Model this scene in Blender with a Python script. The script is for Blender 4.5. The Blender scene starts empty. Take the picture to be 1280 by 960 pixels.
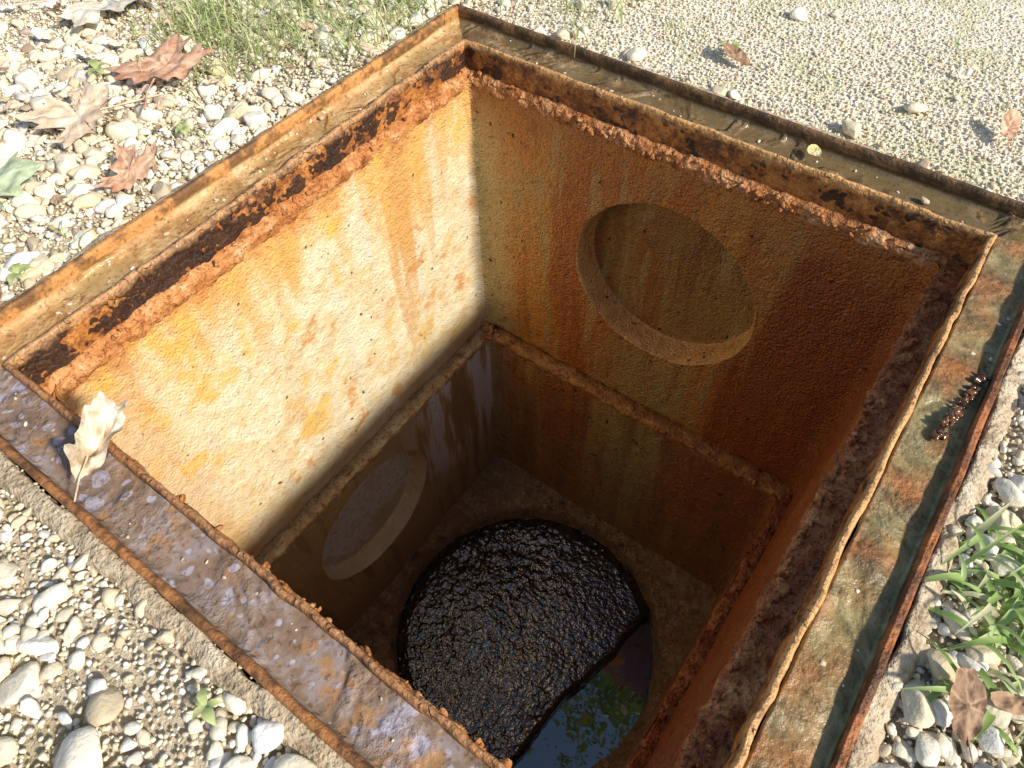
import bpy, math, random
import numpy as np
from mathutils import Matrix, Vector
random.seed(7); rng=np.random.default_rng(11)
scene=bpy.context.scene
scene.view_settings.view_transform='Standard'; scene.view_settings.look='None'; scene.view_settings.exposure=0
H=0.33; HY=0.327
# plane half extents, order (BL x-, RF x+, LF y-, BR y+)
PF=np.array([.33,.33,.327,.327])      # steel flange
PU=np.array([.322,.310,.323,.319])    # upper concrete section
PL=np.array([.303,.293,.305,.299])    # lower concrete section
ZJ=-.560; ZT=-.043; ZB=-1.037
# ---------------------------------------------------------------- numpy noise
def _h(ix,iy,iz,s):
    n=(ix*374761393+iy*668265263+iz*2147483647+s*974634777)&0xffffffff
    n=((n^(n>>13))*1274126177)&0xffffffff
    n=((n^(n>>16))*2246822519)&0xffffffff
    return ((n^(n>>15))&0xffffff)/float(0xffffff)
def vn(P,s=0):
    P=np.asarray(P,float); i=np.floor(P).astype(np.int64); f=P-i; f=f*f*(3-2*f)
    x,y,z=i[:,0],i[:,1],i[:,2]; r=0
    for a in (0,1):
        for b in (0,1):
            for c in (0,1):
                w=(f[:,0] if a else 1-f[:,0])*(f[:,1] if b else 1-f[:,1])*(f[:,2] if c else 1-f[:,2])
                r=r+w*_h(x+a,y+b,z+c,s)
    return r*2-1
def fbm(P,scale,oct=4,s=0,g=0.5):
    P=np.asarray(P,float)*scale; a=1;t=0;n=0
    for o in range(oct):
        t=t+a*vn(P*2**o+o*17.3,s+o); n+=a; a*=g
    return t/n
# ---------------------------------------------------------------- mesh helpers
def mesh_obj(name,V,Fq,mats=(),parent=None,smooth=True,midx=None,attr=None):
    V=np.asarray(V,np.float32); me=bpy.data.meshes.new(name)
    Fq=np.asarray(Fq,np.int32); k=Fq.shape[1]
    me.vertices.add(len(V)); me.vertices.foreach_set('co',V.ravel())
    me.loops.add(Fq.size); me.loops.foreach_set('vertex_index',Fq.ravel())
    me.polygons.add(len(Fq)); me.polygons.foreach_set('loop_start',np.arange(0,Fq.size,k,dtype=np.int32))
    me.polygons.foreach_set('loop_total',np.full(len(Fq),k,np.int32))
    if smooth: me.polygons.foreach_set('use_smooth',np.ones(len(Fq),bool))
    for m in mats: me.materials.append(m)
    if midx is not None: me.polygons.foreach_set('material_index',np.asarray(midx,np.int32))
    if attr is not None:
        for an,av in attr.items():
            a=me.attributes.new(an,'FLOAT','POINT'); a.data.foreach_set('value',np.asarray(av,np.float32))
    me.update(calc_edges=True)
    o=bpy.data.objects.new(name,me); scene.collection.objects.link(o)
    if parent: o.parent=parent
    return o
def empty(name):
    o=bpy.data.objects.new(name,None); o.empty_display_size=.05; scene.collection.objects.link(o); return o
def ring(name,prof,n,mats,parent,amp=0.0,zamp=None,scale=30,seed=0,sidemats=False,oct=4,sub=1,pl=None,post=None):
    A,B=pl if pl else (PF,PF+1)
    pr=[]
    for a,b in zip(prof[:-1],prof[1:]):
        for k in range(sub): pr.append((a[0]+(b[0]-a[0])*k/sub,a[1]+(b[1]-a[1])*k/sub))
    pr.append(prof[-1])
    t=np.arange(n)/n*2-1; one=np.ones(n)
    ux=np.concatenate([t,one,-t,-one]); uy=np.concatenate([one,-t,-one,t])
    rows=[]
    for off,z in pr:
        E=A+(B-A)*off
        rows.append(np.stack([ux*np.where(ux<0,E[0],E[1]),uy*np.where(uy<0,E[2],E[3]),np.full(4*n,z)],1))
    V=np.concatenate(rows); m=4*n
    za=amp if zamp is None else zamp
    if amp or za:
        W=V.copy()
        V[:,0]+=amp*fbm(W,scale,oct,seed); V[:,1]+=amp*fbm(W,scale,oct,seed+50); V[:,2]+=za*fbm(W,scale,oct,seed+90)
    if post: post(V)
    j=np.arange(m); F=[];MI=[]
    for i in range(len(pr)-1):
        F.append(np.stack([i*m+j,i*m+(j+1)%m,(i+1)*m+(j+1)%m,(i+1)*m+j],1)); MI.append(j//n)
    return mesh_obj(name,V,np.concatenate(F),mats,parent,midx=np.concatenate(MI) if sidemats else None)
# ---------------------------------------------------------------- node helpers
class M:
    def __init__(s,name,rough=.6,spec=.5):
        s.m=bpy.data.materials.new(name); s.m.use_nodes=True; s.n=s.m.node_tree.nodes; s.l=s.m.node_tree.links
        s.b=s.n['Principled BSDF']; s.b.inputs['Roughness'].default_value=rough
        s.b.inputs['Specular IOR Level'].default_value=spec
        s.tc=s.n.new('ShaderNodeTexCoord').outputs['Object']
    def put(s,node,inp,v):
        if v is None: return
        i=node.inputs[inp]
        if isinstance(v,bpy.types.NodeSocket): s.l.new(v,i)
        elif isinstance(v,(tuple,list)) and i.type=='RGBA': i.default_value=(*v[:3],1)
        else: i.default_value=v
    def mp(s,sc,loc=(0,0,0)):
        n=s.n.new('ShaderNodeMapping'); s.l.new(s.tc,n.inputs[0]); n.inputs['Scale'].default_value=sc; n.inputs['Location'].default_value=loc; return n.outputs[0]
    def noise(s,scale,det=3,rough=.55,vec=None,dist=0):
        n=s.n.new('ShaderNodeTexNoise'); s.put(n,'Vector',vec or s.tc); n.inputs['Scale'].default_value=scale
        n.inputs['Detail'].default_value=min(det,3); n.inputs['Roughness'].default_value=rough; n.inputs['Distortion'].default_value=dist; return n.outputs['Fac']
    def xyz(s):
        n=s.n.new('ShaderNodeSeparateXYZ'); s.l.new(s.tc,n.inputs[0]); return n.outputs
    def rng(s,v,a,b,c=0.,d=1.,smooth=True):
        n=s.n.new('ShaderNodeMapRange'); n.interpolation_type='SMOOTHSTEP' if smooth else 'LINEAR'
        s.put(n,0,v)
        for i,x in zip((1,2,3,4),(a,b,c,d)): n.inputs[i].default_value=x
        return n.outputs[0]
    def ma(s,op,a,b=None,c=None,clamp=False):
        n=s.n.new('ShaderNodeMath'); n.operation=op; n.use_clamp=clamp; s.put(n,0,a); s.put(n,1,b)
        if c is not None: s.put(n,2,c)
        return n.outputs[0]
    def mix(s,f,a,b,mode='MIX'):
        n=s.n.new('ShaderNodeMix'); n.data_type='RGBA'; n.blend_type=mode
        s.put(n,0,f)
        for i,v in ((6,a),(7,b)):
            if isinstance(v,(tuple,list)): n.inputs[i].default_value=(*v[:3],1)
            else: s.l.new(v,n.inputs[i])
        return n.outputs[2]
    def ramp(s,f,st):
        n=s.n.new('ShaderNodeValToRGB'); s.put(n,0,f); e=n.color_ramp.elements
        while len(e)<len(st): e.new(.5)
        for x,(p,c) in zip(e,st): x.position=p; x.color=(*c[:3],1)
        return n.outputs[0]
    def at(s,name):
        n=s.n.new('ShaderNodeAttribute'); n.attribute_name=name; return n.outputs['Fac']
    def bump(s,h,dist=.002,st=1.):
        n=s.n.new('ShaderNodeBump'); s.put(n,'Height',h); n.inputs['Distance'].default_value=dist; n.inputs['Strength'].default_value=st
        return n.outputs[0]
    def hsum(s,*pairs):
        r=None
        for v,k in pairs:
            t=s.ma('MULTIPLY',v,k); r=t if r is None else s.ma('ADD',r,t)
        return r
    def fin(s,col=None,rough=None,nor=None):
        s.put(s.b,'Base Color',col); s.put(s.b,'Roughness',rough)
        if nor is not None: s.l.new(nor,s.b.inputs['Normal'])
        return s.m
def concrete_bump(m,fine,k=1.,grain=1.,th=.735):
    g=m.noise(300,1,.6); p=m.noise(75,1,.5,m.mp((1,1,.8),(9,4,2)))
    pit=m.rng(p,th,th+.06,1.,0.)             # sparse irregular pits
    return m.bump(m.hsum((fine,.0042*k),(g,.0022*k*grain),(pit,.004*k)),1.,1.),pit
def sgn(m,n,amp): return m.ma('MULTIPLY',m.ma('SUBTRACT',n,.5),amp)
def mat_wall_cream():
    m=M('rust_stained_pale_concrete',.55,.4); x,y,z=m.xyz()
    streak=m.noise(1,3,.6,m.mp((44,44,4))); st2=m.noise(1,3,.6,m.mp((15,15,1.7),(3,1,0)))
    blot=m.noise(9,3,.7); fine=m.noise(80,3,.7); mid=m.noise(26,3,.7)
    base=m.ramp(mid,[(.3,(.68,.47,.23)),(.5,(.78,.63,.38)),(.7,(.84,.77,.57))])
    base=m.mix(m.rng(streak,.47,.66,0,.65),base,(.66,.60,.44))
    t=m.ma('ADD',m.rng(z,-.34,-.05,0,1,False),sgn(m,st2,2.8))
    base=m.mix(m.rng(t,.32,.95,0,.88),base,(.74,.37,.08))
    base=m.mix(m.rng(st2,.53,.65,0,.6),base,(.60,.32,.10))
    base=m.mix(m.rng(m.ma('ADD',blot,m.ma('MULTIPLY',y,-.10)),.55,.68,0,.8),base,(.78,.46,.08))
    base=m.mix(m.rng(m.ma('ADD',m.ma('MULTIPLY',blot,.5),m.ma('MULTIPLY',mid,.5)),.36,.42,.7,0),base,(.62,.26,.06))
    lo=m.ma('ADD',m.rng(z,-.36,-.55,0,1,False),sgn(m,blot,2.0))
    base=m.mix(m.rng(lo,.25,1.,0,.6),base,(.54,.38,.17))
    fr=m.ma('ADD',m.rng(y,-.19,-.31,0,1,False),sgn(m,mid,1.8))
    base=m.mix(m.rng(fr,.3,1.,0,.6),base,(.56,.33,.14))
    top=m.ma('ADD',m.rng(z,-.095,-.045,0,1,False),sgn(m,mid,2.4))
    base=m.mix(m.rng(top,.25,1.,0,.85),base,(.50,.19,.05))
    base=m.mix(m.rng(fine,.58,.70,0,.5),base,(.46,.26,.10))
    n,pit=concrete_bump(m,fine)
    base=m.mix(pit,(.30,.17,.07),base)
    return m.fin(base,m.rng(fine,.3,.7,.45,.75),n)
def mat_wall_rust(name='rust_stained_dark_concrete',lowsec=False,kind='wall'):
    m=M(name,.45,.5); x,y,z=m.xyz()
    streak=m.noise(1,3,.6,m.mp((34,34,3))); st2=m.noise(1,3,.6,m.mp((13,13,1.1),(3,7,0)))
    blot=m.noise(8,3,.7); fine=m.noise(85,3,.7); mid=m.noise(28,3,.7)
    if kind=='side': base=m.ramp(mid,[(.3,(.60,.26,.06)),(.5,(.78,.43,.14)),(.7,(.68,.32,.07))])  # knockout sides: sunlight on them painted in as brighter tan
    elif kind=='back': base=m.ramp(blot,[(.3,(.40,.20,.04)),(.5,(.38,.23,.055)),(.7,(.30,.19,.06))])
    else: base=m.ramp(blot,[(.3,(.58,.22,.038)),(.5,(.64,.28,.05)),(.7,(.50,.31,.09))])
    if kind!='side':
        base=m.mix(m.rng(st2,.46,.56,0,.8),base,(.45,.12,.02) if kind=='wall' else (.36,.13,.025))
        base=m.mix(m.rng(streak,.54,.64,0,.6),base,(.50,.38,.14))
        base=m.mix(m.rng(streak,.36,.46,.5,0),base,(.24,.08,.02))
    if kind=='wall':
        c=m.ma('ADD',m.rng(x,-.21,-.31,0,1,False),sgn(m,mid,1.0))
        base=m.mix(m.rng(c,.2,1.,0,.85),base,(.66,.54,.24) if not lowsec else (.54,.43,.23))  # paler towards the sunlit wall: bounced light painted into the colour
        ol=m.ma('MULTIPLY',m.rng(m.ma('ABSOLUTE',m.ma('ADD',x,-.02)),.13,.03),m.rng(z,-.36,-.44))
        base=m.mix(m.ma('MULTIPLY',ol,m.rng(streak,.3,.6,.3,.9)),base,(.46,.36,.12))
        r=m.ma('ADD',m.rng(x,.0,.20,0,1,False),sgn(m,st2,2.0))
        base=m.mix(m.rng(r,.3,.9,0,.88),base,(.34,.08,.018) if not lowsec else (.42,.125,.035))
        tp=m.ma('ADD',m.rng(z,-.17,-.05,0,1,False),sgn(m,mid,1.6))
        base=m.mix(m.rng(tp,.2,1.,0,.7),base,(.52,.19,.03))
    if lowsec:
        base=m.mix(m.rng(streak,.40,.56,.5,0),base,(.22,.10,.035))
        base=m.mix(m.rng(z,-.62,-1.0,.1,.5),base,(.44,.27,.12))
    base=m.mix(m.rng(fine,.55,.69,0,.6),base,(.24,.09,.03))
    n,pit=concrete_bump(m,fine,1.25,1.8,.72)
    base=m.mix(pit,(.12,.05,.02),base)
    return m.fin(base,m.rng(mid,.3,.7,.22,.48),n)
def mat_low(kind='wall'):
    m=M('grimy_lower_concrete_'+kind,.5,.5); x,y,z=m.xyz()
    streak=m.noise(1,3,.6,m.mp((34,34,4))); blot=m.noise(10,3,.7); fine=m.noise(85,3,.7)
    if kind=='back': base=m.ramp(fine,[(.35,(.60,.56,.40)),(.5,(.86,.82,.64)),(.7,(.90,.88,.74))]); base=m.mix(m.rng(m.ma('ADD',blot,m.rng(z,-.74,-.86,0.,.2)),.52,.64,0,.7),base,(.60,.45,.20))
    elif kind=='side': base=m.ramp(blot,[(.3,(.74,.54,.26)),(.5,(.84,.66,.36)),(.7,(.78,.60,.34))])  # lit rim of the lower knockout painted in as lighter tan
    else:
        base=m.ramp(blot,[(.3,(.50,.33,.13)),(.5,(.58,.41,.18)),(.7,(.54,.42,.24))])
        base=m.mix(m.rng(y,-.25,.15,.5,0),base,(.58,.34,.10))
        s=m.ma('MULTIPLY',m.rng(streak,.47,.55,0,.9),m.ma('MULTIPLY',m.rng(y,.02,.16),m.rng(z,-.90,-.78)))
        base=m.mix(s,base,(.86,.86,.80))
        base=m.mix(m.rng(streak,.38,.47,.6,0),base,(.30,.18,.07))
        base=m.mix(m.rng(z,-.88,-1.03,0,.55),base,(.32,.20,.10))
    base=m.mix(m.rng(fine,.56,.72,0,.5),base,(.30,.19,.08))
    n,pit=concrete_bump(m,fine,1.4)
    return m.fin(base,m.rng(blot,.3,.7,.35,.65),n)
def mat_crust(name,cols,rough=.8,bs=1.):
    m=M(name,rough,.3); a=m.noise(45,3,.75); b=m.noise(220,2,.7); g=m.noise(12,3,.6)
    c=m.ramp(a,[(.3,cols[0]),(.45,cols[1]),(.58,cols[2]),(.72,cols[3])])
    c=m.mix(m.rng(g,.42,.62,0,.6),c,cols[1]); c=m.mix(m.rng(b,.54,.66,0,.75),c,cols[0])
    n=m.bump(m.hsum((a,.006*bs),(b,.003*bs)),1.,1.); return m.fin(c,m.rng(b,.3,.7,rough-.3,rough),n)
def mat_flange(dark,pale,base=((.05,.022,.012),(.22,.075,.02),(.46,.17,.035),(.62,.28,.07))):
    m=M('scaly_rust_flange',.6,.45); a=m.noise(38,3,.8); b=m.noise(260,2,.7); g=m.noise(22,3,.8)
    c=m.ramp(a,[(.32,base[0]),(.45,base[1]),(.56,base[2]),(.72,base[3])])
    dk=m.rng(g,dark,dark+.03); c=m.mix(m.ma('MULTIPLY',dk,.92),c,(.025,.014,.010))
    x,y,z=m.xyz(); z2=m.ma('ADD',z,sgn(m,a,.03)); c=m.mix(m.rng(z2,-.012,.002,0,.9),c,pale)
    c=m.mix(m.rng(b,.54,.66,0,.55),c,(.12,.045,.02))
    n=m.bump(m.hsum((a,.006),(b,.002),(dk,.0018)),1.,1.)
    return m.fin(c,m.rng(b,.3,.7,.32,.75),n)
def mat_ledge(kind):
    m=M('wet_ledge_'+kind,.4,.5); x,y,z=m.xyz()
    a=m.noise(30,3,.75); b=m.noise(190,3,.7); g=m.noise(12,3,.65,None,.6); w=m.noise(42,3,.6,None,.5)
    wr=.5
    if kind=='br':
        c=m.ramp(a,[(.3,(.08,.045,.02)),(.5,(.20,.12,.05)),(.7,(.42,.30,.17))]); up=(.20,.10,.035)
        wet=m.rng(g,.42,.50); c=m.mix(m.rng(g,.40,.55,0,.7),c,(.17,.125,.06))
    elif kind=='rf':
        c=m.ramp(w,[(.34,(.18,.13,.045)),(.5,(.29,.225,.09)),(.66,(.42,.34,.16))]); up=(.40,.13,.03)
        c=m.mix(m.rng(a,.50,.62,0,.5),c,(.20,.17,.08))
        c=m.mix(m.rng(g,.56,.68,0,.6),c,(.46,.25,.09)); wet=m.rng(g,.66,.40); wr=.42
    elif kind=='lf':
        c=m.ramp(a,[(.3,(.19,.11,.065)),(.5,(.28,.19,.13)),(.7,(.37,.27,.20))]); up=(.42,.17,.05)
        nn=m.n.new('ShaderNodeTexNoise'); nn.inputs['Scale'].default_value=60; nn.inputs['Detail'].default_value=1; m.l.new(m.tc,nn.inputs['Vector'])
        vm=m.n.new('ShaderNodeVectorMath'); vm.operation='SCALE'; m.l.new(nn.outputs['Color'],vm.inputs[0]); vm.inputs['Scale'].default_value=.014
        va=m.n.new('ShaderNodeVectorMath'); va.operation='ADD'; m.l.new(vm.outputs[0],va.inputs[0]); m.l.new(m.tc,va.inputs[1])
        sp=None
        for sc,th in ((50,.42),(100,.45)):
            ra=m.n.new('ShaderNodeTexVoronoi'); ra.inputs['Scale'].default_value=sc; m.l.new(va.outputs[0],ra.inputs['Vector'])
            cc=m.n.new('ShaderNodeSeparateColor'); m.l.new(ra.outputs['Color'],cc.inputs[0])
            rad=m.ma('MULTIPLY_ADD',cc.outputs[1],.28,.14)
            q=m.rng(m.ma('SUBTRACT',ra.outputs['Distance'],rad),.03,-.04); q=m.ma('MULTIPLY',q,m.rng(cc.outputs[0],th,th+.04))
            sp=q if sp is None else m.ma('MAXIMUM',sp,q)
        sp=m.ma('MULTIPLY',sp,m.rng(m.noise(8,2),.36,.44))
        c=m.mix(m.rng(a,.50,.60,0,.55),c,(.33,.27,.28)); c=m.mix(m.ma('MULTIPLY',sp,m.rng(b,.35,.6,.85,.5)),c,(.50,.46,.54)); wet=m.rng(g,.42,.58); wr=.24  # lilac spots: sky reflection in the water film painted into base colour
        c=m.mix(m.rng(m.noise(24,3,.75,m.mp((1,1,1),(4,4,0))),.56,.64,0,.75),c,(.42,.21,.08))
    else:
        c=m.ramp(a,[(.3,(.34,.15,.045)),(.5,(.54,.31,.12)),(.7,(.66,.47,.24))]); up=(.56,.25,.07); wet=m.rng(g,.50,.60)
        c=m.mix(m.rng(g,.54,.66,0,.6),c,(.38,.28,.12))
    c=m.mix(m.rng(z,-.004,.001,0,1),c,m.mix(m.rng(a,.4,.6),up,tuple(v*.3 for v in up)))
    c=m.mix(m.rng(b,.54,.68,0,.65),c,(.11,.055,.02))
    dry=m.rng(z,-.004,.001); wet=m.ma('MULTIPLY',wet,m.ma('SUBTRACT',1.,dry))
    kk=m.ma('SUBTRACT',1.,m.ma('MULTIPLY',wet,.7))
    n=m.bump(m.ma('MULTIPLY',m.hsum((a,.004),(b,.0025),(w,.004 if kind=='rf' else .001)),kk),1.,1.)
    return m.fin(c,m.ma('SUBTRACT',.6,m.ma('MULTIPLY',wet,wr)),n)
# ---------------------------------------------------------------- catch basin
basin=empty('catch_basin')
Lm=[mat_ledge(k) for k in ('br','rf','lf','bl')]
o=.0545
def ledge_post(V):
    k=(V[:,0]>.3355)&(V[:,0]<.381)&(np.abs(V[:,1])<.375)
    t=np.clip((.381-V[:,0])/.01,0,1)*np.clip((V[:,0]-.334)/.003,0,1)
    V[k,2]+=(.0060*t*(1+.55*fbm(V,34,3,88)))[k]
    q=(V[:,0]>.3765)&(V[:,2]>.002); V[q,2]-=(.0035+.0022*fbm(V,16,3,97))[q]
ring('outer_angle_frame',[(o+.001,-.04),(o+.001,.008),(o,.0105),(o-.0045,.0105),(o-.006,.008),(o-.0065,-.005),(o-.009,-.008),(.010,-.008),(.0055,-.0075)],300,Lm,basin,.0016,.0014,22,3,True,5,4,post=ledge_post)
pale=(.70,.38,.14)
Fm=[mat_flange(.56,pale),mat_flange(.6,pale),mat_flange(.55,(.42,.20,.08)),mat_flange(.485,(.52,.28,.12))]
ring('inner_rim_flange',[(.0065,-.012),(.0055,-.001),(.004,.001),(.0012,.0008),(0,-.0015),(-.0005,-.02),(-.0005,-.044),(.006,-.046)],360,Fm,basin,.0026,.0024,42,8,True,5,3)
crust=mat_crust('rust_crust',[(.16,.05,.02),(.44,.17,.05),(.60,.30,.12),(.74,.46,.26)])
crustred=mat_crust('dark_red_rust_crust',[(.07,.02,.012),(.36,.10,.03),(.54,.22,.07),(.66,.34,.13)],.65,1.3)
crustbl=mat_crust('orange_rust_crust',[(.20,.06,.02),(.48,.18,.05),(.62,.30,.11),(.70,.44,.23)])
ring('crusty_lip',[(-.3,-.037),(.3,-.0385),(.8,-.041),(1.12,-.044),(1.3,-.049),(1.2,-.056),(.8,-.062)],560,[crust,crustred,crust,crustbl],basin,.004,.0055,75,21,True,5,3,(PF,PU))
cream=mat_wall_cream(); rust=mat_wall_rust(); low=mat_low(); rustlow=mat_wall_rust('rust_stained_lower_concrete',True)
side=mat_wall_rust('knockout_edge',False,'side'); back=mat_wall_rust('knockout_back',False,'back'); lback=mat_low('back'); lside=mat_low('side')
def wall(name,axis,sg,half,lo,hi,z0,z1,mats,hole=None,depth=.03,amp=.0022,seed=0,nr=56,N=400):
    cu,cz,r=hole if hole else (0,(z0+z1)/2,.02)
    ang=np.linspace(0,2*np.pi,N,endpoint=False)
    for (a,b) in ((lo,z0),(hi,z0),(lo,z1),(hi,z1)):
        t=math.atan2(b-cz,a-cu)%(2*np.pi); ang[np.argmin(np.abs(ang-t))]=t
    ca,sa=np.cos(ang),np.sin(ang)
    ca=np.where(np.abs(ca)<1e-9,1e-9,ca); sa=np.where(np.abs(sa)<1e-9,1e-9,sa)
    R=np.minimum(np.abs(np.where(ca>0,(hi-cu)/ca,(lo-cu)/ca)),np.abs(np.where(sa>0,(z1-cz)/sa,(z0-cz)/sa)))
    rl=[];dep=[];mi=[]
    for k in range(nr,-1,-1): rl.append(r+(R-r)*k/nr); dep.append(0); mi.append(0)
    if hole:
        rl[-1]=np.full(N,r+.0015)
        for dd,rr in ((.0015,r),(.003,r-.0006),(depth*.4,r-.002),(depth*.75,r-.003),(depth-.003,r-.004),(depth,r-.006)):
            rl.append(np.full(N,rr)); dep.append(dd); mi.append(1)
        for k in range(1,25): rl.append(np.full(N,(r-.006)*(1-k/24))); dep.append(depth); mi.append(2)
    else:
        for k in (.66,.33,0): rl.append(np.full(N,r*k)); dep.append(0); mi.append(0)
    V=[];U=[]
    for rr,dd in zip(rl,dep):
        u=cu+rr*ca; zz=cz+rr*sa; p=np.full(N,sg*(half+dd)); V.append(np.stack([p,u,zz],1) if axis==0 else np.stack([u,p,zz],1)); U.append(u)
    V=np.concatenate(V); W0=V.copy(); U=np.concatenate(U)
    win=np.clip(np.minimum(U-lo,hi-U)/.03,0.06,1)
    V[:,axis]+=win*(amp*fbm(W0,13,5,seed)+.0009*fbm(W0,90,3,seed+5))
    V[:,axis]-=sg*.010*np.clip(1-np.minimum(U-lo,hi-U)/.022,0,1)**2
    if hole:
        V[:,1-axis]+=win*.0018*fbm(W0,40,3,seed+8); V[:,2]+=win*.0018*fbm(W0,40,3,seed+9)
    j=np.arange(N); F=np.concatenate([np.stack([i*N+j,i*N+(j+1)%N,(i+1)*N+(j+1)%N,(i+1)*N+j],1) for i in range(len(rl)-1)])
    MI=np.repeat(mi[1:],N)
    if (axis==0)==(sg>0): F=F[:,::-1]
    return mesh_obj(name,V,F,mats,basin,midx=MI)
e=.001
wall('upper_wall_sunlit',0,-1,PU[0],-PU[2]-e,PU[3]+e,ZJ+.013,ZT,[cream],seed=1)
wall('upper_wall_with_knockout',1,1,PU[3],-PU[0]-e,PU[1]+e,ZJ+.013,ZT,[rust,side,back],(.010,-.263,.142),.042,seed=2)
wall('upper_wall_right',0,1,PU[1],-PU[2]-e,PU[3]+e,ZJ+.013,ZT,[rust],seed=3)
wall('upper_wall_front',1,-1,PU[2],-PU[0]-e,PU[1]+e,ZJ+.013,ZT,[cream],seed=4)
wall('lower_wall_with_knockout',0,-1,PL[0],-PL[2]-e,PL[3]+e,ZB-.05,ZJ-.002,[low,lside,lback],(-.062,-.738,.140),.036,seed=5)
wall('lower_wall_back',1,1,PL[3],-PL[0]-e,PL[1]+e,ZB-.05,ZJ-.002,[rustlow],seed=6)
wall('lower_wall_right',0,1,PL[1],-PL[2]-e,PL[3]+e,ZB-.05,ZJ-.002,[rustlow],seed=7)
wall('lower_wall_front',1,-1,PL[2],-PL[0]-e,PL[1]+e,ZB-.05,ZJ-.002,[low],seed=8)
jointm=mat_crust('joint_mortar',[(.24,.13,.05),(.54,.35,.15),(.66,.48,.24),(.72,.56,.34)])
jointo=mat_crust('joint_mortar_orange',[(.16,.06,.02),(.44,.19,.05),(.58,.29,.09),(.70,.42,.18)])
ring('section_joint',[(.03,ZJ+.017),(-.05,ZJ+.012),(-.9,ZJ+.011),(-.9,ZJ-.001),(-.05,ZJ-.001),(.5,ZJ),(.9,ZJ),(1.06,ZJ-.004),(1.03,ZJ-.014)],420,[jointo,crustred,jointo,jointm],basin,.004,.0034,55,31,True,5,3,(PU,PL))
CX,CY,CR=-.002,-.006,.289
def floor():
    N=400; ang=np.linspace(0,2*np.pi,N,endpoint=False)
    x0,x1,y0,y1=-PL[0]-.004,PL[1]+.004,-PL[2]-.004,PL[3]+.004
    for a in (x0,x1):
        for b in (y0,y1):
            t=math.atan2(b-CY,a-CX)%(2*np.pi); ang[np.argmin(np.abs(ang-t))]=t
    ca,sa=np.cos(ang),np.sin(ang); ca=np.where(np.abs(ca)<1e-9,1e-9,ca); sa=np.where(np.abs(sa)<1e-9,1e-9,sa)
    R=np.minimum(np.abs(np.where(ca>0,(x1-CX)/ca,(x0-CX)/ca)),np.abs(np.where(sa>0,(y1-CY)/sa,(y0-CY)/sa)))
    V=[];K=30
    for k in range(K,-1,-1):
        rr=CR+(np.maximum(R,CR)-CR)*k/K; V.append(np.stack([CX+rr*ca,CY+rr*sa,np.full(N,ZB)+.022*(k/K)**1.5],1))
    for dz,dr in ((.004,.003),(.012,.006),(.03,.009),(.06,.010),(.09,.010),(.14,.010),(.2,.008)): V.append(np.stack([CX+(CR-dr)*ca,CY+(CR-dr)*sa,np.full(N,ZB-dz)],1))
    n=len(V); V=np.concatenate(V); W0=V.copy()
    for i,s in ((0,3),(1,4),(2,5)): V[:,i]+=.007*fbm(W0,26,5,s*7)
    V[:,2]+=.006*np.abs(fbm(W0,80,3,61))
    j=np.arange(N); F=np.concatenate([np.stack([i*N+j,(i+1)*N+j,(i+1)*N+(j+1)%N,i*N+(j+1)%N],1) for i in range(n-1)])
    m=mat_crust('silty_floor',[(.14,.08,.04),(.34,.20,.09),(.48,.31,.15),(.60,.42,.23)],.6,1.8)
    mesh_obj('silty_floor',V,F,[m],basin)
floor()
def sludge():
    nx,ny=360,460; r_=CR-.004
    Xu,Y=np.meshgrid(np.linspace(0,1,nx),np.linspace(-1,1,ny),indexing='ij')
    XE=.150+.045*Y+.006*np.sin(Y*6)
    X=-r_+(XE+r_)*Xu
    half=np.sqrt(np.maximum(r_**2-X**2,1e-6)); Yw=Y*half
    P=np.stack([X.ravel(),Yw.ravel(),np.zeros(X.size)],1)
    edge=np.clip((XE.ravel()-P[:,0])/.012,0,1)
    rim=np.clip((r_-np.hypot(P[:,0],P[:,1]))/.03,0,1)
    calm=np.clip(.72+.9*fbm(P,6,2,71),.25,1.15)
    z=ZB-.032+.006*fbm(P,7,2,4)+calm*(.0030*fbm(P,52,2,9,.5)+.0020*fbm(P,95,2,49))
    P[:,2]=z-(1-edge)**2*.006-.010*(1-rim); P[:,0]+=CX+.006*fbm(P*[1,1,0],20,4,77)*(1-edge); P[:,1]+=CY
    n=np.arange(nx*ny).reshape(nx,ny)
    F=np.stack([n[:-1,:-1].ravel(),n[1:,:-1].ravel(),n[1:,1:].ravel(),n[:-1,1:].ravel()],1)
    last=P[n[-1]]; rows=[]
    for d in (.008,.02,.04,.07,.11):
        q=last.copy(); q[:,2]-=d; q[:,0]+=.008*fbm(q,35,4,55); rows.append(q)
    base=len(P); P=np.concatenate([P]+rows); idx=[n[-1]]+[base+i*ny+np.arange(ny) for i in range(5)]
    F2=[np.stack([a[:-1],b[:-1],b[1:],a[1:]],1) for a,b in zip(idx[:-1],idx[1:])]
    m=M('black_sludge',.1,.9); m.b.inputs['IOR'].default_value=1.9
    a=m.noise(125,1,.5); g=m.noise(12,2,.6)
    c=m.ramp(g,[(.35,(.005,.0035,.003)),(.7,(.020,.010,.006))])
    mesh_obj('black_sludge',P,np.concatenate([F]+F2),[m.fin(c,m.rng(g,.40,.58,.03,.10),m.bump(a,.0035,1.))],basin)
sludge()
wm=M('still_dark_water',.02,.8); wm.b.inputs['IOR'].default_value=2.0
wmat=wm.fin((.010,.009,.007),.02,wm.bump(wm.noise(22,2),.0006,.5))
a=np.linspace(0,2*np.pi,64,endpoint=False)
wv=np.concatenate([[[0,0,ZB-.075]],np.stack([CR*1.02*np.cos(a),CR*1.02*np.sin(a),np.full(64,ZB-.075)],1)])
mesh_obj('water',wv,[[0,1+i,1+(i+1)%64] for i in range(64)],[wmat],None,False)
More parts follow.
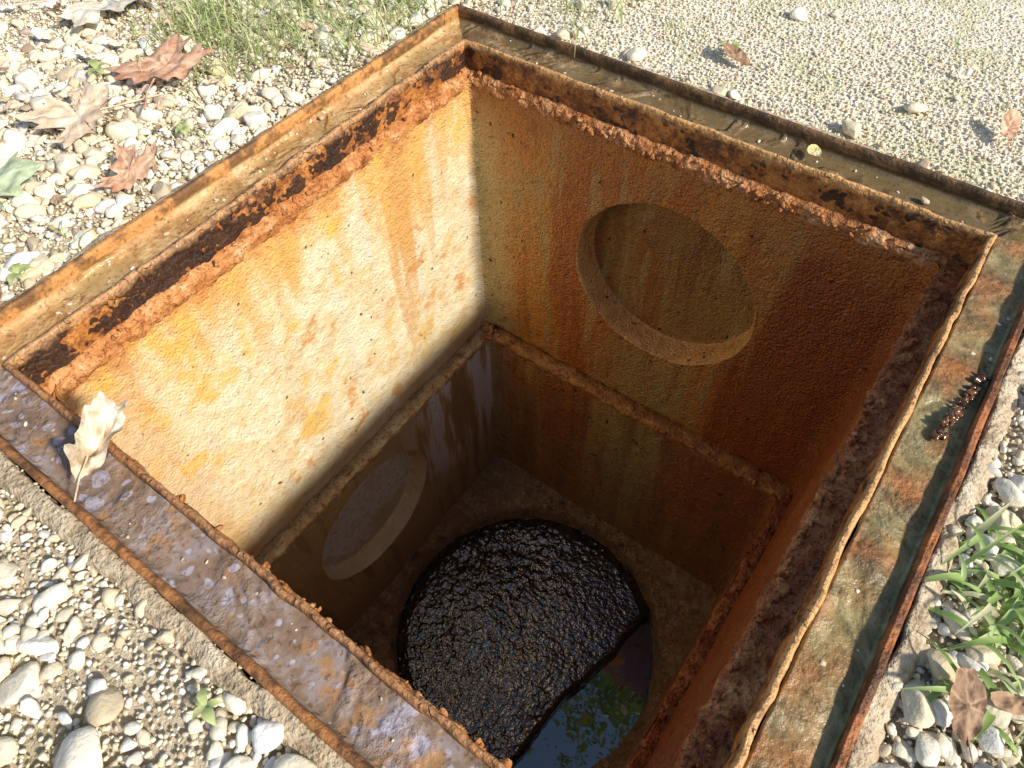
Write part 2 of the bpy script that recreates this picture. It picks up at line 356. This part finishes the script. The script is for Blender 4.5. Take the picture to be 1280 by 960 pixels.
# ---------------------------------------------------------------- stones
def ico(sub):
    import bmesh
    bm=bmesh.new(); bmesh.ops.create_icosphere(bm,subdivisions=sub,radius=1)
    V=np.array([v.co[:] for v in bm.verts]); F=np.array([[v.index for v in f.verts] for f in bm.faces]); bm.free(); return V,F
def templates(sub,n,lo=.42,hi=.8,planes=13):
    V,F=ico(sub); out=[]
    for i in range(n):
        P=V.copy()
        for k in range(planes):
            d=rng.normal(size=3); d/=np.linalg.norm(d); lim=rng.uniform(lo,hi)
            ex=np.maximum(P@d-lim,0); P=P-np.outer(ex,d)
        P+=V*.04*fbm(V,2.4,3,i)[:,None]
        P*=np.array([rng.uniform(1.1,1.55),rng.uniform(.8,1.15),rng.uniform(.5,.85)]); out.append(P)
    return out,F
def scatter(tpl,pos,size,zlift=.3,tilt=.5):
    T,F=tpl; n=len(pos); nv=len(T[0]); TT=np.array(T)[rng.integers(len(T),size=n)]*np.asarray(size)[:,None,None]
    a=rng.uniform(0,6.283,n); t=rng.normal(size=n)*tilt; ph=rng.uniform(0,6.283,n)
    k=np.stack([np.cos(ph),np.sin(ph),np.zeros(n)],1); K=np.zeros((n,3,3))
    K[:,0,2]=k[:,1];K[:,1,2]=-k[:,0];K[:,2,0]=-k[:,1];K[:,2,1]=k[:,0]
    Rt=np.eye(3)[None]+np.sin(t)[:,None,None]*K+(1-np.cos(t))[:,None,None]*(K@K)
    Rz=np.zeros((n,3,3)); Rz[:,0,0]=np.cos(a);Rz[:,0,1]=-np.sin(a);Rz[:,1,0]=np.sin(a);Rz[:,1,1]=np.cos(a);Rz[:,2,2]=1
    V=TT@np.transpose(Rz@Rt,(0,2,1))
    off=np.asarray(pos).copy(); off[:,2]+=np.asarray(size)*zlift
    V=(V+off[:,None,:]).reshape(-1,3)
    FF=(F[None]+(np.arange(n)*nv)[:,None,None]).reshape(-1,3)
    return V,FF,np.repeat(rng.random(n),nv),np.repeat(rng.random(n),nv)
def join(parts):
    V=[];F=[];r=[];r2=[];o_=0
    for a,b,c,d in parts: V.append(a);F.append(b+o_);r.append(c);r2.append(d);o_+=len(a)
    return np.concatenate(V),np.concatenate(F),np.concatenate(r),np.concatenate(r2)
OX=H+o+.004; OY=HY+o+.004
BX=(-1.2,.8,-.85,1.2)
def keep(p,margin):
    k=(np.abs(p[:,0])>OX+margin)|(np.abs(p[:,1])>OY+margin); return p[k]
def jit(sp,margin,dens=None):
    xs=np.arange(BX[0],BX[1],sp); ys=np.arange(BX[2],BX[3],sp*.87); X,Y=np.meshgrid(xs,ys); X=X+(np.arange(len(ys))%2)[:,None]*sp*.5
    p=np.stack([X.ravel(),Y.ravel(),np.zeros(X.size)],1); p[:,:2]+=rng.uniform(-.42,.42,(len(p),2))*sp
    p=keep(p,margin)
    if dens is not None: p=p[rng.random(len(p))<dens(p)]
    return p
GZ=-.003
big3=templates(3,18,.55,.88); big2=templates(2,18,.5,.85); tiny=templates(1,12,.6,.95,5)
def fineness(p): return np.clip((p[:,1]-.33)/.10,0,1)*np.clip((p[:,0]+.42)/.25,0,1)
def bare(p): return np.clip((fbm(p*[1,1,0],6.5,3,123)-.12)/.18,0,1)
def dens_big(p): return (1-.997*fineness(p))*np.clip(.95+.5*fbm(p,5,3,3),.45,1)*(1-.75*bare(p))
parts=[]
p=jit(.0160,.014,dens_big); s=rng.gamma(5,.0014,len(p)).clip(.004,.015)*(1+.12*np.clip((-p[:,1]-.1)/.2,0,1)); p[:,2]=GZ+.003*fbm(p,8,3,1)+rng.uniform(-.001,.003,len(p))
L=s>.0085; parts.append(scatter(big3,p[L],s[L],.2,.35)); parts.append(scatter(big2,p[~L],s[~L],.25,.5))
p=jit(.0100,.004,lambda q:(.9-.7*fineness(q))*(1-.5*bare(q))); f=fineness(p); s=rng.gamma(5,.00075,len(p)).clip(.0018,.0075)*(1-.5*f); p[:,2]=GZ+.002*fbm(p,8,3,1)-.0020*f; parts.append(scatter(big2,p,s,.3,.6))
p=jit(.0058,-.004); s=rng.uniform(.0010,.0026,len(p)); p[:,2]=GZ+.0005-.0018*fineness(p); parts.append(scatter(tiny,p,s,.3,.6))
V,F,r,r2=join(parts)
gm=M('limestone_gravel',.8,.3); ra=gm.at('rnd')
c=gm.ramp(ra,[(0,(.44,.34,.22)),(.10,(.68,.56,.38)),(.3,(.80,.71,.52)),(.5,(.85,.79,.65)),(.7,(.74,.59,.36)),(.85,(.88,.85,.78)),(.95,(.60,.56,.50)),(1,(.38,.25,.15))])
fn=gm.noise(160,3,.65); fm=gm.noise(45,2,.6)
c=gm.mix(gm.rng(fn,.45,.7,0,.35),c,(.54,.40,.23)); c=gm.mix(gm.rng(fm,.55,.7,0,.3),c,(.88,.83,.72))
gravel=mesh_obj('gravel',V,F,[gm.fin(c,.8,gm.bump(fn,.0018,.8))],None,True,attr={'rnd':r})
gg=M('sandy_ground',.95,.15); x,y,z=gg.xyz()
a1=gg.noise(11,3,.65); a2=gg.noise(150,3,.7); a3=gg.noise(30,3,.7)
c=gg.ramp(a2,[(.3,(.66,.56,.40)),(.5,(.82,.75,.59)),(.7,(.87,.83,.72))])
c=gg.mix(gg.rng(a1,.48,.60,0,.65),c,(.56,.55,.30)); c=gg.mix(gg.rng(a3,.56,.68,0,.5),c,(.48,.37,.23))
fq=gg.ma('MULTIPLY',gg.rng(y,.30,.42),gg.rng(x,-.5,-.2)); c=gg.mix(gg.ma('SUBTRACT',.6,gg.ma('MULTIPLY',fq,.6)),c,(.36,.26,.15))
ring('ground',[(o+.012,-.04),(o+.013,-.007),(.10,-.005),(.2,-.005),(.4,-.004),(.8,-.003),(2,-.002),(8,0),(40,0),(200,0)],60,[gg.fin(c,.95,gg.bump(a2,.004,1.))],None,0,.0,3,40,False,3,2)
cm=mat_crust('worn_concrete_collar',[(.26,.18,.11),(.50,.38,.24),(.62,.50,.34),(.72,.62,.45)],.85)
ring('concrete_collar',[(o+.022,-.03),(o+.018,-.002),(o+.014,.002),(o+.007,.004),(o+.0015,.005),(o+.0012,-.01)],260,[cm],basin,.006,.0035,28,60,False,5,2)
def lumps():
    P=[];S=[];G=[]
    def on(side,t,ex,pl,z):
        E=pl
        if side==0: return [(-E[0] if t<0 else E[1])*abs(t),E[3]+ex,z]
        if side==1: return [E[1]+ex,(-E[2] if t<0 else E[3])*abs(t),z]
        if side==2: return [(-E[0] if t<0 else E[1])*abs(t),-E[2]-ex,z]
        return [-E[0]-ex,(-E[2] if t<0 else E[3])*abs(t),z]
    for i in range(420):
        sd=int(rng.integers(4)); P.append(on(sd,rng.uniform(-1,1),rng.uniform(-.002,.005),PU,-.045+rng.normal()*.004)); S.append(min(rng.gamma(3,.0007)+.0008,.0045)); G.append(int(sd==1))
    for i in range(130):
        t=rng.normal(-.32,.15) if i<75 else rng.normal(.32,.1); P.append(on(0,t,rng.uniform(-.003,.003),PU,-.050+rng.normal()*.003)); S.append(rng.uniform(.002,.0065)); G.append(0)
    for i in range(330):
        P.append(on(1,rng.uniform(-1,1),rng.uniform(-.003,.012),PU,-.046+rng.normal()*.005)); S.append(rng.uniform(.0015,.005)); G.append(int(rng.random()<.7))
    for i in range(120):
        sd=int(rng.integers(4)); P.append(on(sd,rng.uniform(-1,1),rng.uniform(-.003,.01),PL,ZJ)); S.append(rng.uniform(.002,.0045)); G.append(int(sd==1))
    for i in range(34): P.append([-PU[0]+.006+abs(rng.normal())*.012,PU[3]-.006-abs(rng.normal())*.012,ZJ+rng.normal()*.006]); S.append(rng.uniform(.004,.009)); G.append(0)
    for i in range(260):
        a=rng.uniform(-.5,2.6); q=CR+abs(rng.normal())*.02; P.append([CX+q*math.cos(a),CY+q*math.sin(a),ZB+.006]); S.append(rng.uniform(.0015,.005)); G.append(2)
    for i in range(70):
        t=rng.uniform(0,1); P.append([.358+.016*t+rng.normal()*.0022,.062+.085*t+rng.normal()*.002,.000+rng.uniform(0,.002)]); S.append(rng.uniform(.0015,.0042)); G.append(3)
    P=np.array(P);S=np.array(S);G=np.array(G)
    wetm=M('wet_clotted_rust',.12,.9); wa=wetm.noise(90,2,.6); wetr=wetm.fin(wetm.ramp(wa,[(.35,(.06,.022,.010)),(.6,(.22,.09,.03))]),.12,wetm.bump(wa,.004,1.))
    for g,(nm,mt) in enumerate((('crust_lumps',crust),('red_crust_lumps',crustred),('silt_lumps',jointm),('wet_rust_clot',wetr))):
        V,F,r,r2=scatter(big2,P[G==g],S[G==g],0,1.5); mesh_obj(nm,V,F,[mt],basin)
    P=[];S=[]
    for i in range(110):
        sd=int(rng.choice([0,2,3,3,1])); ex=rng.uniform(.012,.045); P.append(on(sd,rng.uniform(-1,1),ex,PF,-.008 if sd!=1 else -.003)); S.append(rng.uniform(.0006,.0024))
    P+=[[.262,.352,-.006],[-.20,-.352,-.006],[-.37,.1,-.006]]; S+=[.0055,.004,.004]
    V,F,r,r2=scatter(big2,np.array(P),np.array(S),.3,.4); mesh_obj('pebbles_on_ledge',V,F,[gm.m],basin,attr={'rnd':np.where(r<.6,.02+r*.1,r)})
lumps()
# ---------------------------------------------------------------- leaves
def leafmat(name,c1,c2,c3):
    m=M(name,.7,.3); a=m.noise(60,3,.65); b=m.noise(300,2)
    c=m.ramp(a,[(.35,c1),(.5,c2),(.68,c3)])
    c=m.mix(m.rng(m.at('vein'),.0,.05,.7,0),c,tuple(min(1,v*1.25) for v in c3))
    return m.fin(c,.65,m.bump(b,.0008,.8))
half=[(0.03,-.02),(.25,-.14),(.30,-.02),(.55,-.04),(.50,.10),(.85,.33),(.64,.36),(.62,.50),(.36,.38),(.28,.42),(.40,.76),(.26,.70),(.16,.86),(0,1.12)]
def leaf_outline():
    L=half+[(-x,y) for x,y in half[-2::-1]]; P=[]
    for (a,b) in zip(L,L[1:]+L[:1]):
        for k in range(4): P.append((a[0]+(b[0]-a[0])*k/4,a[1]+(b[1]-a[1])*k/4))
    P=np.array(P)+rng.normal(size=(len(P),2))*.008; return P-[0,.3]
def oval_outline(w=.32,wav=.0):
    t=np.linspace(0,2*np.pi,60,endpoint=False); q=1+wav*np.sin(t*7+1)+wav*.6*np.sin(t*12)
    return np.stack([w*np.sin(t)*(1-.25*np.cos(t))*q,-.75*np.cos(t)*q],1)
def leaf_data(size,curl,crumple,O,stem=True,fold=0.):
    n=len(O); K=12; V=[[0,0,0]]
    for k in range(1,K+1):
        for q in O*(k/K): V.append([q[0],q[1],0])
    V=np.array(V); sd=rng.integers(1000); rad=np.linalg.norm(V[:,:2],axis=1); an=np.arctan2(V[:,1],V[:,0]); vein=np.ones(len(V))
    for t in (90,35,145,-15,195):
        d=(math.cos(math.radians(t)),math.sin(math.radians(t))); vv=np.abs(V[:,0]*d[1]-V[:,1]*d[0]); al=V[:,0]*d[0]+V[:,1]*d[1]; vein=np.minimum(vein,np.where(al>0,vv,1))
    V[:,2]=curl*rad**2*(.6+.5*np.sin(2*an+sd))+crumple*fbm(V,2.2,3,sd)+.05*fbm(V,7,2,sd)+fold*np.abs(V[:,0])
    V[:,0]*=1/(1+fold*.5)
    tri=[[0,1+i,1+(i+1)%n] for i in range(n)]
    for k in range(K-1):
        for i in range(n):
            a_,b_,c_,d_=1+k*n+i,1+k*n+(i+1)%n,1+(k+1)*n+(i+1)%n,1+(k+1)*n+i; tri+=[[a_,d_,c_],[a_,c_,b_]]
    V=V*size
    if stem:
        nv=len(V); pts=[np.array([0,-.32*size,0.0]),np.array([.05*size,-.7*size,.02*size]),np.array([.16*size,-1.1*size,.01*size])]
        for i_,p_ in enumerate(pts):
            b0=len(V); V=np.concatenate([V,[p_+[.018*size*math.cos(q),0,.018*size*math.sin(q)] for q in (0,2.1,4.2)]])
            if i_:
                for q in range(3): tri+=[[b0-3+q,b0-3+(q+1)%3,b0+(q+1)%3],[b0-3+q,b0+(q+1)%3,b0+q]]
        vein=np.r_[vein,np.ones(len(V)-nv)]
    return V,np.array(tri),vein
def leaf(name,loc,size,rot,mat,curl=.25,tilt=(0,0),outline=None,crumple=.12,stem=True,fold=0.):
    V,tri,vein=leaf_data(size,curl,crumple,outline if outline is not None else leaf_outline(),stem,fold)
    ob=mesh_obj(name,V,tri,[mat],None,attr={'vein':vein})
    ob.matrix_world=Matrix.Translation(loc)@Matrix.Rotation(tilt[0],4,'X')@Matrix.Rotation(tilt[1],4,'Y')@Matrix.Rotation(rot,4,'Z'); return ob
tan=leafmat('dry_tan_leaf',(.62,.42,.26),(.76,.56,.38),(.84,.68,.50))
red=leafmat('dry_red_leaf',(.44,.20,.11),(.66,.36,.21),(.76,.50,.33))
pal=leafmat('bleached_leaf',(.62,.50,.34),(.76,.66,.50),(.84,.78,.66))
cur=leafmat('curled_tan_leaf',(.46,.33,.20),(.70,.57,.40),(.80,.72,.58))
grn=leafmat('fading_green_leaf',(.30,.36,.20),(.46,.52,.32),(.60,.63,.43))
brn=leafmat('brown_leaf',(.18,.09,.05),(.32,.18,.10),(.46,.30,.18))
yel=leafmat('yellow_leaf',(.70,.48,.14),(.84,.66,.28),(.88,.78,.50))
leaf('maple_leaf',(-.585,.045,.018),.090,.6,red,.22,(.1,-.15))
leaf('maple_leaf',(-.590,-.075,.016),.085,2.4,tan,.12)
leaf('maple_leaf',(-.445,-.105,.016),.050,1.2,red,.35,(.3,.1))
leaf('maple_leaf',(-.555,-.205,.016),.075,-.6,grn,.2,(.1,.1))
leaf('maple_leaf',(-.80,.11,.014),.11,-1,pal,.15)
leaf('oak_leaf',(-.392,-.30,.016),.035,1,brn,.3,(0,0),oval_outline())
leaf('maple_leaf',(.52,-.17,.014),.05,1.0,brn,.35,(.3,.2))
leaf('oak_leaf',(.430,-.135,.016),.030,.4,brn,.35,(.3,.2),oval_outline(.34,.05))
leaf('oak_leaf',(.47,.06,.016),.030,1.9,pal,.4,(.3,.2),oval_outline(.34,.05))
leaf('oak_leaf',(.30,.505,.010),.028,.2,red,.4,(.2,.2),oval_outline(.34,.05))
leaf('oak_leaf',(-.015,.478,.008),.03,1.3,brn,.3,(.2,.2),oval_outline())
leaf('small_yellow_leaf',(.139,.356,.002),.0135,.8,yel,.3,(.1,-.1),oval_outline(.5),.1)
leaf('floating_leaf',(.245,.0,ZB-.073),.014,.9,grn,.1,(0,0),oval_outline(.4),.05,False)
leaf('bleached_curled_leaf',(-.182,-.333,.014),.048,.55,cur,.3,(-.25,.35),oval_outline(.40,.10),.6,True,.7)
def litter():
    parts=[]
    for i in range(280):
        for _ in range(20):
            x_,y_=(rng.uniform(-1.15,-.35),rng.uniform(-.5,.7)) if i<190 else (rng.uniform(-1.1,.7),rng.uniform(-.7,1.1))
            if abs(x_)>OX+.02 or abs(y_)>OY+.02: break
        if abs(x_)<OX+.02 and abs(y_)<OY+.02: continue
        V,T,vn_=leaf_data(rng.uniform(.005,.024)*(.6 if (y_>.4 and x_>-.3) else 1),.4,.3,oval_outline(rng.uniform(.2,.5),rng.uniform(0,.12)),False)
        V=V@np.array(Matrix.Rotation(rng.uniform(0,6.28),3,'Z')@Matrix.Rotation(rng.normal()*.3,3,'X')).T+[x_,y_,.008-.006*float(y_>.4)+rng.uniform(0,.003)]
        parts.append((V,T,vn_,np.full(len(V),rng.random())))
    V,F,v_,r_=join(parts)
    m=M('leaf_litter',.7,.3); c=m.ramp(m.at('rnd'),[(0,(.36,.22,.12)),(.3,(.60,.43,.27)),(.5,(.78,.68,.50)),(.7,(.84,.77,.64)),(.88,(.54,.28,.16)),(1,(.40,.45,.25))])
    c=m.mix(m.rng(m.noise(90,2),.45,.65,0,.4),c,(.58,.44,.28))
    mesh_obj('leaf_litter',V,F,[m.fin(c,.65)],None,attr={'vein':v_,'rnd':r_})
litter()
# ---------------------------------------------------------------- grass & weeds
def blades(name,centres,mat,nb,L0,w0,spread,lean=.6):
    V=[];F=[];R=[]
    for (cx,cy) in centres:
        for b in range(nb):
            a=rng.uniform(0,6.283); x0=cx+rng.normal()*spread; y0=cy+rng.normal()*spread
            if abs(x0)<OX+.012 and abs(y0)<OY+.012: continue
            L=L0*rng.uniform(.5,1.2); w=w0*rng.uniform(.6,1.2); ln=lean*rng.uniform(.4,1.4); d=np.array([math.cos(a),math.sin(a),0]); s=np.array([-d[1],d[0],0]); K=6; b0=len(V); rr=rng.random()
            for k in range(K+1):
                t=k/K; th=ln*t*1.6; pos=np.array([x0,y0,-.004])+d*L*math.sin(th)*t*.9+np.array([0,0,1])*L*t*max(.12,math.cos(th*.9))
                ww=w*(1-t**1.6)*(.5+.5*min(1,t*3))+.0002
                V+=[pos-s*ww+[0,0,ww*.4],pos,pos+s*ww+[0,0,ww*.4]]; R+=[rr]*3
            for k in range(K):
                i=b0+k*3; F+=[[i,i+1,i+4,i+3],[i+1,i+2,i+5,i+4]]
    mesh_obj(name,V,F,[mat],None,attr={'rnd':R})
def greenmat(name,st):
    g=M(name,.5,.4); c=g.ramp(g.at('rnd'),st); g.fin(c)
    tr=g.n.new('ShaderNodeBsdfTranslucent'); g.l.new(c,tr.inputs[0]); mx=g.n.new('ShaderNodeMixShader'); mx.inputs[0].default_value=.3
    out=[n for n in g.n if n.type=='OUTPUT_MATERIAL'][0]; g.l.new(g.b.outputs[0],mx.inputs[1]); g.l.new(tr.outputs[0],mx.inputs[2]); g.l.new(mx.outputs[0],out.inputs[0]); return g.m
gr=greenmat('grass_blade',[(0,(.26,.34,.10)),(.5,(.42,.50,.18)),(.75,(.56,.60,.28)),(1,(.82,.74,.48))])
gw=greenmat('broad_grass_blade',[(0,(.22,.34,.08)),(.5,(.36,.50,.15)),(.85,(.50,.60,.26)),(1,(.74,.66,.42))])
cs=[(-.64+rng.normal()*.07,.19+rng.normal()*.05) for i in range(24)]+[(-.50+rng.normal()*.07,.30+rng.normal()*.05) for i in range(26)]+[(-.62+rng.normal()*.2,.38+rng.normal()*.12) for i in range(30)]+[(-.56+rng.normal()*.05,.13+rng.normal()*.03) for i in range(6)]
blades('grass',cs,gr,17,.055,.0010,.030,.8)
blades('grass',[(.428+rng.normal()*.014,-.045+rng.normal()*.035) for i in range(12)]+[(.45,-.05),(.47,.0),(.44,-.09),(.46,-.02),(.48,-.07),(.43,-.12)],gw,6,.048,.0030,.012,1.2)
blades('grass',[(rng.uniform(-1.2,.5),rng.uniform(.5,1.2)) for i in range(10)]+[(-.45,-.25),(-.5,-.0),(.47,-.14),(.5,-.1),(.45,.12),(-.46,.0),(-.43,-.2),(-.41,-.26)],gr,9,.03,.0009,.02,.9)
def weed(loc,n,L):
    V=[];F=[];R=[]
    for i in range(n):
        a=i*2.4+rng.normal()*.3; d=np.array([math.cos(a),math.sin(a),0]); s=np.array([-d[1],d[0],0]); b0=len(V); K=7; l=L*rng.uniform(.6,1.2)
        for k in range(K+1):
            t=k/K; ww=l*.26*math.sin(math.pi*min(1,t*.9+.08))**1.2; pos=np.array(loc)+d*l*t+[0,0,.004+l*.5*t*(1-t)*2]
            V+=[pos-s*ww+[0,0,ww*.3],pos,pos+s*ww+[0,0,ww*.3]]; R+=[rng.uniform(.4,.8)]*3
        for k in range(K):
            j=b0+k*3; F+=[[j,j+1,j+4,j+3],[j+1,j+2,j+5,j+4]]
    mesh_obj('weed_plant',V,F,[gr],None,attr={'rnd':R})
weed((.043,-.412,.004),5,.013); weed((-.03,.49,.0),6,.018); weed((-.414,-.262,.004),7,.018); weed((-.66,.0,.006),6,.022); weed((-.47,-.02,.005),6,.015)
# ---------------------------------------------------------------- overhanging tree (seen mirrored in the water)
def tree():
    root=empty('oak_tree')
    bark=mat_crust('bark',[(.06,.045,.03),(.12,.09,.06),(.18,.14,.10),(.25,.21,.16)],.9)
    V=[];F=[]
    def limb(pts,rads,n=10):
        pts=[Vector(p) for p in pts]
        for i,p in enumerate(pts):
            d=(pts[min(i+1,len(pts)-1)]-pts[max(i-1,0)]).normalized(); q=d.to_track_quat('Z','Y').to_matrix(); b0=len(V)
            for k in range(n):
                a=2*math.pi*k/n; V.append(list(p+q@Vector((math.cos(a),math.sin(a),0))*rads[i]*(1+.08*math.sin(3*a+i))))
            if i:
                for k in range(n): F.append([b0-n+k,b0-n+(k+1)%n,b0+(k+1)%n,b0+k])
    limb([(-.6,4.2,-.1),(-.62,4.1,.4),(-.5,4.0,2),(-.55,3.9,4),(-.5,3.6,6),(-.6,3.5,8)],[.34,.25,.2,.17,.12,.05])
    tips=[]
    for a,b,c,r in [((-.52,3.95,3.2),(-.3,2.9,4.4),(.35,1.75,5.2),.09),((-.5,3.6,5.6),(.6,2.9,6.8),(1.3,2.3,7.4),.08),((-.5,3.9,4.2),(-2.,4.,5.2),(-3.,3.6,6.),.09),((-.5,3.8,4.8),(.8,4.6,5.9),(2,5.2,6.6),.08),((-.6,3.5,7.4),(-1.3,3.0,8.2),(-1.8,2.7,8.8),.05),((-.5,3.7,6),(-.9,5,7),(-1.4,6,7.5),.06)]:
        limb([a,b,c],[r,r*.65,r*.2]); tips+=[b,c,tuple((u+v)/2 for u,v in zip(b,c))]
        for k in range(4):
            e=Vector(c)+Vector(rng.normal(size=3)*[.5,.5,.35]); m_=(Vector(b)+Vector(c))/2; limb([m_,(m_+e)/2+Vector((0,0,.1)),e],[r*.35,r*.2,r*.08],6); tips.append(tuple(e))
    tips.append((-.6,3.5,8.3)); mesh_obj('trunk_and_limbs',V,F,[bark],root)
    V=[];F=[];R=[]
    for t in tips:
        for i in range(240):
            p_=np.array(t)+rng.normal(size=3)*[.36,.36,.26]; q=np.array(Matrix.Rotation(rng.uniform(0,6.28),3,'Z')@Matrix.Rotation(rng.normal()*.8,3,'X')); s=rng.uniform(.035,.07); b0=len(V)
            for v_ in ((0,-1,0),(.5,-.2,.1),(.35,.6,0),(0,1.1,-.1),(-.35,.6,0),(-.5,-.2,.1)): V.append(p_+q@(np.array(v_)*s)); R.append(rng.random())
            F+=[[b0,b0+1,b0+4,b0+5],[b0+1,b0+2,b0+3,b0+4]]
    mesh_obj('foliage',V,F,[greenmat('oak_foliage',[(0,(.05,.09,.02)),(.6,(.10,.14,.04)),(1,(.22,.16,.04))])],root,attr={'rnd':R})
tree()
# ---------------------------------------------------------------- light, world, camera
el=math.radians(36.5); az=math.radians(1.5)
S=Vector((math.cos(el)*math.cos(az),math.cos(el)*math.sin(az),math.sin(el)))
sd=bpy.data.lights.new('sun','SUN'); sd.energy=5; sd.angle=math.radians(4.5); sd.color=(1,.95,.86)
so=bpy.data.objects.new('sun',sd); scene.collection.objects.link(so); so.rotation_euler=S.to_track_quat('Z','Y').to_euler(); so.location=(3,0,3)
w=bpy.data.worlds.new('World'); scene.world=w; w.use_nodes=True; nt=w.node_tree
sk=nt.nodes.new('ShaderNodeTexSky'); sk.sky_type='NISHITA'; sk.sun_disc=False; sk.sun_elevation=el; sk.sun_rotation=math.pi/2-az
bg=nt.nodes['Background']; nt.links.new(sk.outputs[0],bg.inputs[0]); bg.inputs[1].default_value=.15
cd=bpy.data.cameras.new('camera'); co=bpy.data.objects.new('camera',cd); scene.collection.objects.link(co); scene.camera=co
RT=[[0.809014,-0.466393,0.357734],[0.587401,0.663619,-0.463217],[-0.021358,0.584883,0.810837]]
Mx=Matrix(RT).to_4x4(); Mx.translation=(0.26752,-0.37048,0.49219); co.matrix_world=Mx
cd.sensor_width=36; cd.lens=886.33/1280*36; cd.clip_start=.01; cd.clip_end=1000
